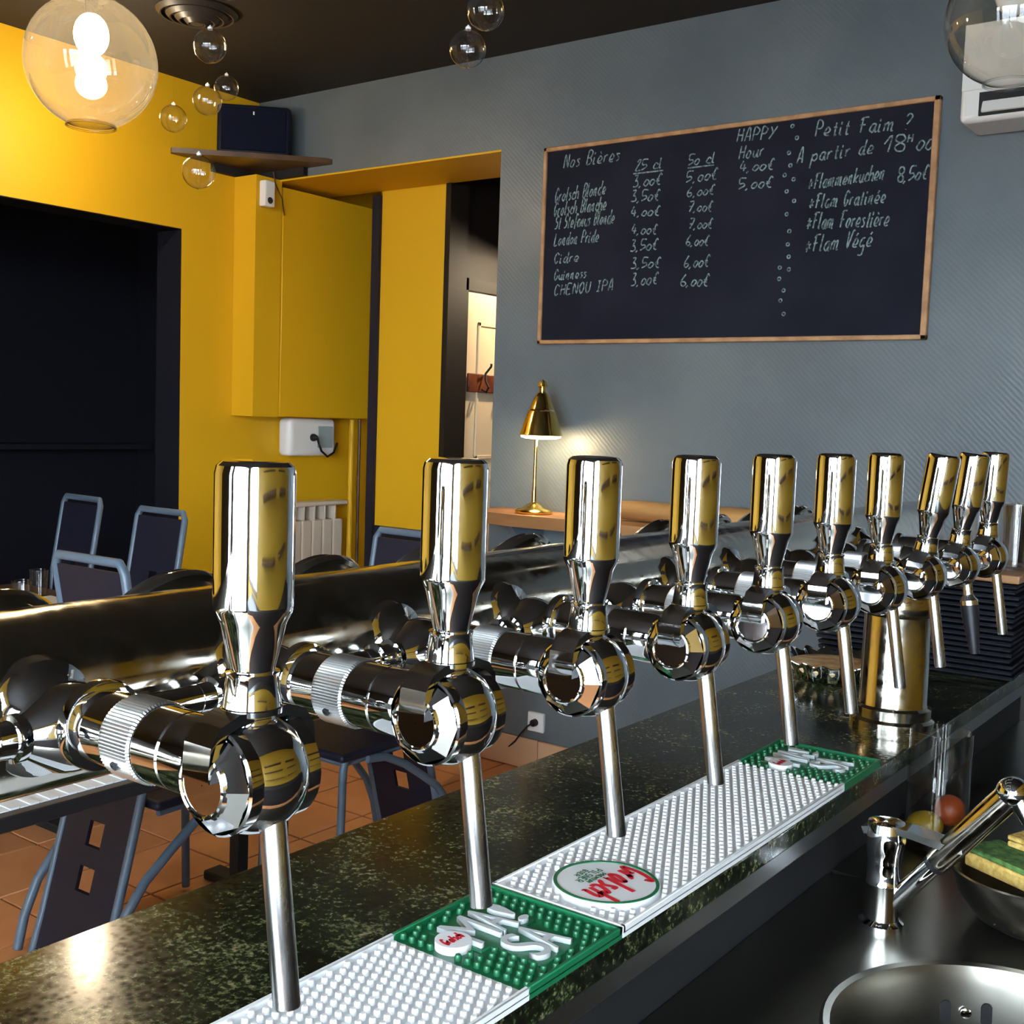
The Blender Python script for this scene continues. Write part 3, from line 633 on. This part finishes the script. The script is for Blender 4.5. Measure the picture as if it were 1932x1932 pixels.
# ceiling vents
def vent(label, x, y, r):
    t = thing('ceiling_vent', label, 'vent', (x, y, ZC - .001), 0, 'round ceiling vents')
    for k, (a, h) in enumerate(((1, .0), (.76, .012), (.54, .022), (.32, .03))):
        MB().lathe([(r * a, -h), (r * a, -h - .006), (r * (a - .1), -h - .022), (r * (a - .14), -h - .02), (r * (a - .05), -h)], 40, cap=False).build('ring', M['ventdark'], t)
    MB().lathe([(r * .16, -.001), (r * .16, -.05), (.0005, -.052)], 32).build('core', M['ventdark'], t)
M['ventdark'] = mat('vent_enamel', (0.035, 0.030, 0.026), .4)
vent('large dark round slotted vent on the ceiling', -3.74, 2.93, .155)
vent('smaller dark round vent overlapping the larger one on the ceiling', -3.42, 2.80, .10)

# ------------------------------------------------------------ corner shelf, speaker, sensor, cabinet
t = thing('corner_shelf', 'dark wooden corner shelf near the ceiling', 'shelf', (XL, YB, 2.68))
MB().prism([(.002, -.002), (.002, -.53), (.03, -.545), (.52, -.04), (.525, -.002)], -.012, .012).build('board', M['darkwood'], t)
MB().prism([(.004, -.05), (.03, -.05), (.03, -.30), (.004, -.30)], -.05, -.012).prism([(.05, -.004), (.05, -.03), (.36, -.03), (.36, -.004)], -.05, -.012).build('bracket', M['blackmatte'], t)
t = thing('loudspeaker', 'dark blue box loudspeaker standing on the corner shelf', 'speaker', (XL + .17, YB - .17, 2.692), R(45))
MB().rbox(-.17, .17, -.10, .07, 0, .235, .02, 3).build('cabinet', mat('speaker_blue', (0.006, 0.009, 0.022), .6, spec=.2), t)
MB().rbox(-.150, .150, -.108, -.098, .02, .215, .004, 1).build('grille', mat('speaker_grille', (0.005, 0.007, 0.018), .9, spec=.1), t)
MB().box(-.003, .003, -.110, -.107, .185, .20).build('badge', M['white'], t)
# boxed-in cupboard hanging in the corner
t = thing('wall_cupboard', 'yellow boxed-in cupboard hanging in the corner above the boiler', 'cupboard', (-4.48, 4.2, 1.463))
CO = Vector((-4.48, 4.2, 1.463))
def V(o): o.location = -CO; return o
V(MB().box(XL + .002, -4.40, 3.81, 3.975, 1.463, 2.63).build('casing', M['yellow'], t))
V(MB().box(-4.50, -4.412, 3.98, 4.66, 1.463, 2.60).build('body', M['yellow'], t))
dd = V(MB().rbox(-4.412, -4.395, 3.982, 4.655, 1.466, 2.598, .002, 1).build('door', M['yellow'], t))
MB().at((-4.39, 4.62, 1.98)).lathe([(.006, 0), (.006, .012), (.012, .02), (.001, .024)], 16, 'X').build('knob', M['frame'], dd)
t = thing('alarm_sensor', 'small white motion sensor with a dark lens on the yellow cupboard', 'sensor', (-4.40, 3.86, 2.49))
MB().rbox(.001, .045, -.033, .033, -.01, .115, .008, 2).build('housing', M['white'], t)
MB().at((.045, 0, .02)).lathe([(.017, -.002), (.015, .003), (.001, .005)], 24, 'X').build('lens', mat('sensor_lens', (0.03, 0.04, 0.05), .3), t)
tag(MB().tube([(-4.392, 3.91, 2.66), (-4.39, 3.925, 2.60), (-4.388, 3.965, 2.54), (-4.386, 3.98, 2.46)], .003, 8).build('speaker_cable', M['darkwood']), 'thin brown cable dangling beside the white sensor', 'cable')
# boiler, radiator, pipes
t = thing('wall_boiler', 'white wall boiler with a black plug below the yellow cupboard', 'boiler', (XL, 4.28, 1.26))
MB().rbox(.004, .10, -.17, .17, .0, .20, .03, 4).build('housing', M['white'], t)
MB().rbox(.098, .104, .03, .14, .045, .16, .004, 1).build('control_panel', mat('panel_grey', (0.35, 0.42, 0.42), .4), t)
pg_ = MB().at((.104, -.01, .10)).lathe([(.020, 0), (.020, .012), (.012, .03), (.004, .04)], 20, 'X').build('plug', M['black'], t)
MB().tube([(.14, -.01, .10), (.145, -.005, .07), (.14, .02, .03), (.135, .07, .0), (.12, .13, .02), (.11, .165, .07)], .006, 8).build('power_cord', M['black'], t)
t = thing('radiator', 'cream sectional radiator under the boiler', 'radiator', (XL, 4.25, .42))
for k in range(7):
    MB().rbox(.03, .10, -.265 + k * .076, -.265 + k * .076 + .07, 0, .50, .008, 2).build('section', M['beige'], t)
    MB().box(.099, .1008, -.255 + k * .076, -.255 + k * .076 + .045, .505, .555).build('grille_slot', M['ventdark'], t) if False else None
    MB().rbox(.03, .10, -.258 + k * .076, -.258 + k * .076 + .012, .50, .58, .003, 1).build('fin', M['beige'], t)
MB().rbox(.02, .115, -.28, .285, .575, .60, .008, 2).build('top_rail', M['beige'], t)
MB().box(.012, .035, -.26, .26, .05, .57).build('rear_plate', M['ventdark'], t)
for s_ in (-.2, .2): MB().box(.03, .06, s_ - .01, s_ + .01, -.42, .01).build('foot', M['beige'], t)
tag(MB().at((-4.46, 4.565, 0)).lathe([(.016, 0), (.016, 1.46)], 12).build('heating_pipe', M['yellow']), 'yellow painted heating pipe right of the radiator', 'pipe')
tag(MB().at((-4.44, 4.605, 0)).lathe([(.008, 0), (.008, 1.46)], 10).build('thin_pipe', M['darkwood']), 'thin brown pipe beside the yellow heating pipe', 'pipe')
# coat rack
t = thing('coat_rack', 'dark red wooden coat rack with black hooks on the cream door', 'coat rack', (-3.672, 4.72, 1.67))
MB().rbox(.0, .018, -.15, .60, -.047, .047, .004, 1).build('board', add_noise(mat('mahogany', (.16, .04, .015), .4), 10, (.10, .022, .01), (.22, .06, .02))[0], t)
for k in range(3):
    y = -.04 + .17 * k
    MB().tube([(.018, y, -.03), (.045, y, -.045), (.06, y, -.02), (.04, y, .01), (.03, y + .01, .05), (.06, y + .015, .085), (.062, y + .015, .10)], .006, 8).build('hook', M['blackmatte'], t)

# ------------------------------------------------------------ shelf with brass lamp
t = thing('wall_shelf', 'rough oak plank shelf on the grey wall under the blackboard', 'shelf', (-2.3, YB, 1.10))
pts = [(-.66, -.02), (-.655, -.16), (-.60, -.255), (-.4, -.285), (-.1, -.265), (.25, -.29), (.6, -.28), (.75, -.25), (.75, -.002), (-.66, -.002)]
MB().prism(pts, -.032, .016).build('plank', M['wood'], t)
for x in (-.45, .1, .55): MB().prism([(-.24, -.032), (-.002, -.032), (-.002, -.24)], x - .012, x + .012, 'X').build('bracket', M['chairblue'], t)
tag(MB().at((-2.02, 3.87, 1.158), rotm('Z', 3)).lathe([(.001, -.30), (.034, -.298), (.040, -.2), (.038, 0), (.042, .2), (.036, .39), (.001, .392)], 24, 'X').build('wooden_log', add_noise(mat('log_wood', (.45, .24, .08), .4), 9, (.32, .15, .05), (.55, .30, .10), stretch=(.2, 1, 1))[0]), 'peeled wooden log lying on the oak shelf', 'log')
lx, ly, lz = -2.66, 3.80, 1.117
t = thing('table_lamp', 'lit brass table lamp with a conical shade on the oak shelf', 'lamp', (lx, ly, lz))
MB().at((-.022, 0, 0)).lathe([(.075, 0), (.077, .008), (.07, .016), (.05, .022), (.03, .035), (.014, .045), (.001, .046)], 40).build('base', M['brass'], t)
MB().tube([(-.022, 0, .04), (-.022, 0, .12), (-.022, 0, .32), (-.014, 0, .40), (.0, 0, .43)], [.012, .008, .0065, .0065, .0065], 14).build('stem', M['brass'], t)
MB().lathe([(.085, .315), (.087, .318), (.082, .33), (.060, .40), (.052, .415), (.046, .43), (.030, .47), (.02, .485), (.013, .49), (.013, .505), (.02, .512), (.016, .53), (.001, .54)], 44, cap=False).build('shade', M['brass'], t)
MB().lathe([(.0835, .317), (.058, .40), (.044, .428), (.02, .46)], 44, cap=False).build('shade_lining', M['shadein'], t)
MB().lathe([(.053, .412), (.0565, .416), (.053, .420)], 40, cap=False).build('shade_ring', M['chrome'], t)
MB().at((0, 0, .355)).sphere(.028, 20, 12).build('bulb', M['bulb'], t)
MB().lathe([(.082, .318), (.080, .308), (.06, .302), (.0005, .300)], 40, cap=False).build('diffuser', mat('lamp_diffuser_warm', (1, .95, .85), .4, 0, emit=(1, .86, .6), strength=9), t)
l = bpy.data.lights.new('table_lamp_light', 'POINT'); l.energy = 5; l.color = (1, .74, .4); l.shadow_soft_size = .03
lo = bpy.data.objects.new('table_lamp_light', l); C.objects.link(lo); lo.parent = t; lo.location = (0, 0, .29)
# wall outlet
t = thing('wall_outlet', 'white wall socket with a black plug low on the dark wall', 'outlet', (-2.735, YB, .215))
MB().rbox(-.042, .042, -.018, 0, -.042, .042, .006, 2).build('cover', M['white'], t)
MB().at((0, -.018, 0)).lathe([(.016, 0), (.015, -.02), (.006, -.03)], 16, 'Y').build('plug', M['black'], t)
MB().tube([(0, -.045, 0), (-.01, -.06, -.01), (-.05, -.05, -.05), (-.10, -.02, -.10), (-.14, -.012, -.135)], .004, 8).build('power_cord', M['black'], t)

# ------------------------------------------------------------ tables and chairs
def chair_parts():
    W, D = .145, .42
    prof = [(-.135, 0), (-.10, .12), (-.03, .38), (0, .50), (-.015, .78), (-.07, 1.10)]
    def yz(z):
        for (a, b_), (c_, d_) in zip(prof, prof[1:]):
            if b_ <= z <= d_: return a + (c_ - a) * (z - b_) / (d_ - b_)
        return prof[-1][0]
    holes = [(.20, .265), (.315, .38), (.685, .75), (.80, .865)]
    hw = .031; zs = sorted(set([.03, .12, .38, .50, .78, 1.07] + [z for h in holes for z in h])); xs_ = [-W + .012, -hw, hw, W - .012]
    pm = MB()
    for za, zb in zip(zs, zs[1:]):
        for xa, xb in zip(xs_, xs_[1:]):
            if xa == -hw and any(abs(za - h[0]) < 1e-6 for h in holes): continue
            pm._add([(x, yz(z) + o_, z) for o_ in (-.006, .006) for z in (za, zb) for x in (xa, xb)], [(0, 1, 3, 2), (4, 6, 7, 5), (0, 4, 5, 1), (2, 3, 7, 6), (0, 2, 6, 4), (1, 5, 7, 3)])
    fp = [(-W, a, b_) for a, b_ in prof] + [(W, a, b_) for a, b_ in reversed(prof)]
    pts = [(-W, prof[0][0], .012)] + [(-W, yz(z), z) for z in (.12, .25, .38, .5, .62, .78, .92, 1.07)] + [(-W + .015, yz(1.095), 1.095), (W - .015, yz(1.095), 1.095)] + [(W, yz(z), z) for z in (1.07, .92, .78, .62, .5, .38, .25, .12)] + [(W, prof[0][0], .012)]
    fm = MB().tube(pts, .0125, 10).tube([(-W, prof[0][0], .014), (W, prof[0][0], .014)], .0115, 8)
    st = MB().rbox(-.19, .19, .01, D, .435, .462, .012, 3)
    lg = []
    for s_ in (-1, 1):
        lg.append(MB().tube([(s_ * .170, D - .03, .435), (s_ * .172, D - .022, .41), (s_ * .172, D - .02, .38), (s_ * .174, D - .01, .012)], .0125, 10).mesh('leg', M['chairblue']))
        lg.append(MB().tube([(s_ * .178, .30, .425), (s_ * .182, .22, .415), (s_ * .186, .13, .372), (s_ * .188, .055, .322), (s_ * .190, -.03, .262), (s_ * .190, -.09, .19), (s_ * .190, -.13, .10), (s_ * .190, -.15, .013)], .0135, 10).mesh('leg', M['chairblue']))
    rl = MB().tube([(-.165, .03, .425), (-.165, D - .03, .425), (.165, D - .03, .425), (.165, .03, .425)], .010, 8)
    return [('back_panel', pm.mesh('back_panel', M['chairpanel'], 20)), ('back_frame', fm.mesh('back_frame', M['chairblue'])), ('seat', st.mesh('seat', M['chairpanel'])), ('leg', lg[0]), ('leg', lg[1]), ('leg', lg[2]), ('leg', lg[3]), ('seat_rail', rl.mesh('seat_rail', M['chairblue']))]
CP = chair_parts()
def chair(label, x, y, rz):
    t = thing('dining_chair', label, 'chair', (x, y, 0), R(rz), 'blue-grey panel-back chairs')
    for n_, me in CP: inst(n_, me, t)
chair('panel-back chair with its back to the bar, lower square cut-outs showing below the pipe', -2.655, 1.82, 2)
chair('panel-back chair by the wall outlet, seat turned to the bar', -2.60, 2.88, 180)
chair('panel-back chair farthest left, narrow upright back before the dark nook', -4.39, 2.80, 177)
chair('panel-back chair at the right edge of the dark nook', -3.71, 2.70, 180)
M['tabledark'] = mat('table_dark', (.018, .016, .018), .4)
def table(label, x0, x1, y0, y1, top, ped):
    t = thing('dining_table', label, 'table', ((x0 + x1) / 2, (y0 + y1) / 2, 0), 0)
    a, b_ = (x1 - x0) / 2, (y1 - y0) / 2
    MB().rbox(-a, a, -b_, b_, .715, .745, .003, 1).build('table_top', top, t)
    for sy in ped:
        for sx in (-.09, .09): MB().box(sx - .02, sx + .02, sy - .02, sy + .02, .03, .715).build('post', M['blackmatte'], t)
        MB().rbox(-a + .08, a - .08, sy - .035, sy + .035, 0, .03, .005, 1).build('foot', M['blackmatte'], t)
table('dark table close to the bar with a white runner', -2.36, -1.93, .60, 1.60, M['tabledark'], (-.25,))
table('dark table between the two facing chairs behind the pipe', -2.95, -2.35, 2.09, 2.60, M['darkwood'], (0,))
table('dark brown table with glasses in front of the nook', -4.45, -3.42, 1.40, 2.62, M['darkwood'], (-.25, .25))
rn = MB()
for k in range(40): rn.at((0, .80 + k * .02, 0)).prism([(-2.2, -.009), (-1.955, -.009), (-1.955, .009), (-2.2, .009)], .7455, .7475 + .0015 * (k % 2))
tag(rn.build('table_runner', M['rubberwhite']), 'white ribbed runner lying on the dark table by the bar', 'runner')
# glasses and napkin on the far table
def tumbler(label, x, y, z, r, h, grp):
    t = thing('glass_tumbler', label, 'glass', (x, y, z), 0, grp)
    MB().lathe([(.0005, .001), (r * .8, .001), (r * .86, .006), (r, h), (r - .0018, h), (r * .86 - .002, .01), (.0005, .010)], 32, cap=False).build('glass_body', M['glass'], t)
    MB().lathe([(r, h - .001), (r + .0003, h + .0008), (r - .002, h + .0008), (r - .0018, h - .001)], 32, cap=False).build('rim', M['glass'], t)
tumbler('clear glass tumbler upside on the far dark table, rear one', -4.05, 2.46, .746, .036, .11, 'tumblers on the far table')
tumbler('clear glass tumbler on the far dark table, front one', -3.90, 2.30, .746, .036, .10, 'tumblers on the far table')
tag(MB().rbox(-3.98, -3.80, 2.33, 2.47, .746, .765, .006, 2).build('napkin', M['white']), 'folded white napkin on the far table beside the glasses', 'napkin')

# ------------------------------------------------------------ things on the counter's far end
# fluted dish with tart
t = thing('tart_dish', 'fluted silver dish holding a pale tart on the counter', 'dish', (-.875, 2.37, ZK))
K = 36; vs = []; fs = []
for j, (r, h, am) in enumerate([(.075, .001, 0), (.085, .004, .002), (.105, .035, .006), (.112, .040, .007), (.112, .042, .007), (.103, .036, .006), (.083, .008, .002), (.073, .005, 0)]):
    for i in range(K * 4):
        a = 2 * PI * i / (K * 4); rr_ = r + am * math.cos(K / 2 * a * 1.0); vs.append((rr_ * math.cos(a), rr_ * math.sin(a), h + am * .6 * math.cos(K / 2 * a)))
N4 = K * 4
for j in range(7):
    for i in range(N4): fs.append((j * N4 + i, j * N4 + (i + 1) % N4, (j + 1) * N4 + (i + 1) % N4, (j + 1) * N4 + i))
fs.append(tuple(reversed(range(N4)))); fs.append(tuple(7 * N4 + i for i in range(N4)))
MB()._add(vs, fs).build('dish', M['chrome'], t)
MB().lathe([(.084, .0085), (.098, .026), (.092, .031), (.06, .033), (.0005, .034)], 48).build('tart', add_noise(mat('pastry', (.75, .5, .25), .6), 30, (.55, .28, .10), (.85, .66, .40))[0], t)
# stack of black trays
trm = MB().rbox(-.20, .20, -.15, .15, 0, .004, .0015, 1).rbox(-.215, .215, -.165, .165, .006, .010, .0015, 1)
for q in ((-.213, -.198, -.163, .163), (.198, .213, -.163, .163), (-.2, .2, -.163, -.148), (-.2, .2, .148, .163)): trm.box(q[0], q[1], q[2], q[3], .002, .008)
trm = trm.mesh('black_tray', M['tray']); nt_ = 17
ORD = 'first second third fourth fifth sixth seventh eighth ninth tenth eleventh twelfth thirteenth fourteenth fifteenth sixteenth seventeenth'.split()
for k in range(nt_):
    o = bpy.data.objects.new('black_tray', trm); C.objects.link(o); o.location = (-.79 + random.uniform(-.004, .004), 2.76 + random.uniform(-.004, .004), ZK + k * .0125 + .0005); o.rotation_euler.z = R(2 + random.uniform(-1.2, 1.2))
    lb = 'black plastic tray, bottom of the tall stack' if k == 0 else ('black plastic tray, top of the tall stack' if k == nt_ - 1 else 'black plastic tray in the tall stack, %s from the bottom' % ORD[k])
    tag(o, lb, 'tray', 'stacked black trays')
zt = ZK + nt_ * .0125
t = thing('wooden_board', 'reddish wooden board lying on the black trays', 'board', (-.68, 2.76, zt))
MB().rbox(-.10, .115, -.16, .16, 0, .018, .004, 2).build('plank', M['wood'], t)
for k, (x, y) in enumerate(((-.665, 2.66), (-.60, 2.70), (-.655, 2.76), (-.60, 2.80))):
    tumbler(['upturned tall glass on the board, nearest', 'upturned tall glass on the board, right front', 'upturned tall glass on the board, in the middle', 'upturned tall glass on the board, rear'][k], x, y, zt + .0185, .030, .145, 'glasses on the wooden board')

# ------------------------------------------------------------ sink side things
t = thing('glass_jar', 'tall clear glass jar with fruit beside the faucet', 'jar', (-.528, 1.95, ZS))
MB().lathe([(.0005, .002), (.047, .002), (.05, .006), (.05, .205), (.048, .205), (.047, .01), (.0005, .009)], 36, cap=False).build('glass_body', M['glass'], t)
tag(MB().at((-.543, 1.937, ZS + .042), rotm('Y', 70)).sphere(.030, 20, 12, (.85, .85, 1.05)).build('lemon', mat('lemon', (.34, .22, .01), .4)), 'yellow lemon inside the clear glass jar', 'fruit')
tag(MB().at((-.512, 1.968, ZS + .068)).sphere(.026, 20, 12).build('orange', mat('orange', (.30, .05, .01), .45)), 'small orange fruit inside the clear glass jar', 'fruit')
def sponge(label, x, y, z, rz, a, b_):
    t = thing('sponge', label, 'sponge', (x, y, z), R(rz), 'kitchen sponges by the sink')
    MB().rbox(-.055, .055, -.035, .035, .0, .022, .004, 2).build('foam', a, t)
    MB().rbox(-.055, .055, -.035, .035, .0222, .030, .002, 1).build('scouring_pad', b_, t)
sy = add_bump(add_noise(mat('sponge_yellow', (.62, .42, .10), .9), 120, (.5, .30, .06), (.7, .5, .15))[0], 200, .8, .002)
sg = add_bump(add_noise(mat('sponge_green', (.05, .14, .03), .95), 90, (.03, .09, .02), (.10, .22, .05))[0], 200, .8, .002)
sponge('yellow sponge with its green pad facing up, in the steel bowl', -.362, 1.742, ZS + .066, -28, sy, sg)
sponge('plain yellow sponge behind the green-topped one in the bowl', -.315, 1.792, ZS + .082, -20, sy, sy)
BX, BY = -.328, 1.728
t = thing('steel_bowl', 'wet stainless steel bowl holding the sponges behind the basin', 'bowl', (BX, BY, ZS))
MB().lathe([(.0005, .001), (.05, .001), (.078, .016), (.100, .045), (.112, .082), (.115, .084), (.113, .086), (.109, .083), (.096, .047), (.075, .020), (.048, .005), (.0005, .005)], 56, cap=False).build('bowl_body', M['steel'], t)
dm = MB()
for k in range(26):
    a = random.uniform(PI * .9, PI * 1.6); h = random.uniform(.022, .075); r_ = .080 + (h - .016) * .47 - 2.2 * (h - .016) ** 2
    dm.at((r_ * math.cos(a), r_ * math.sin(a), h)).sphere(.0022, 8, 6)
stuff(dm.build('water_drops', M['glass'], t))

# shelves of the back bar, seen only mirrored in the chrome
for k, z in enumerate((1.25, 1.62, 1.98)):
    for j, y in enumerate((-.2, 1.3)):
        tag(MB().rbox(XR - .22, XR - .002, y, y + 1.1, z, z + .03, .003, 1).build('back_bar_shelf', M['darkwood']), '%s dark shelf at the %s end of the yellow back-bar wall' % (('lowest', 'middle', 'highest')[k], ('window', 'blackboard')[j]), 'shelf', 'back-bar shelves')
tag(MB().rbox(.75, XR - .002, -1.5, 3.2, 0, .92, .004, 1).build('back_bar_cabinet', M['blackmatte']), 'dark low cabinet along the yellow back-bar wall', 'cabinet')

t = thing('corridor_fill_lamp', 'unseen added pendant lamp with a dark cone shade lighting the corridor door', 'lamp', (-3.32, 5.05, 2.30))  # added out of view to brighten the door; cone keeps upper walls dark
MB().lathe([(.15, 0), (.152, .002), (.06, .13), (.03, .16), (.001, .162)], 40, cap=False).build('shade', M['blackmatte'], t)
MB().lathe([(.004, .16), (.004, ZC - 2.30)], 8).build('cord', M['black'], t)
MB().at((0, 0, .03)).sphere(.035, 20, 12).build('bulb', M['bulb'], t)
l = bpy.data.lights.new('corridor_fill_light', 'POINT'); l.energy = 30; l.color = (1, .80, .55); l.shadow_soft_size = .03
lo = bpy.data.objects.new('corridor_fill_light', l); C.objects.link(lo); lo.parent = t; lo.location = (0, 0, -.015)
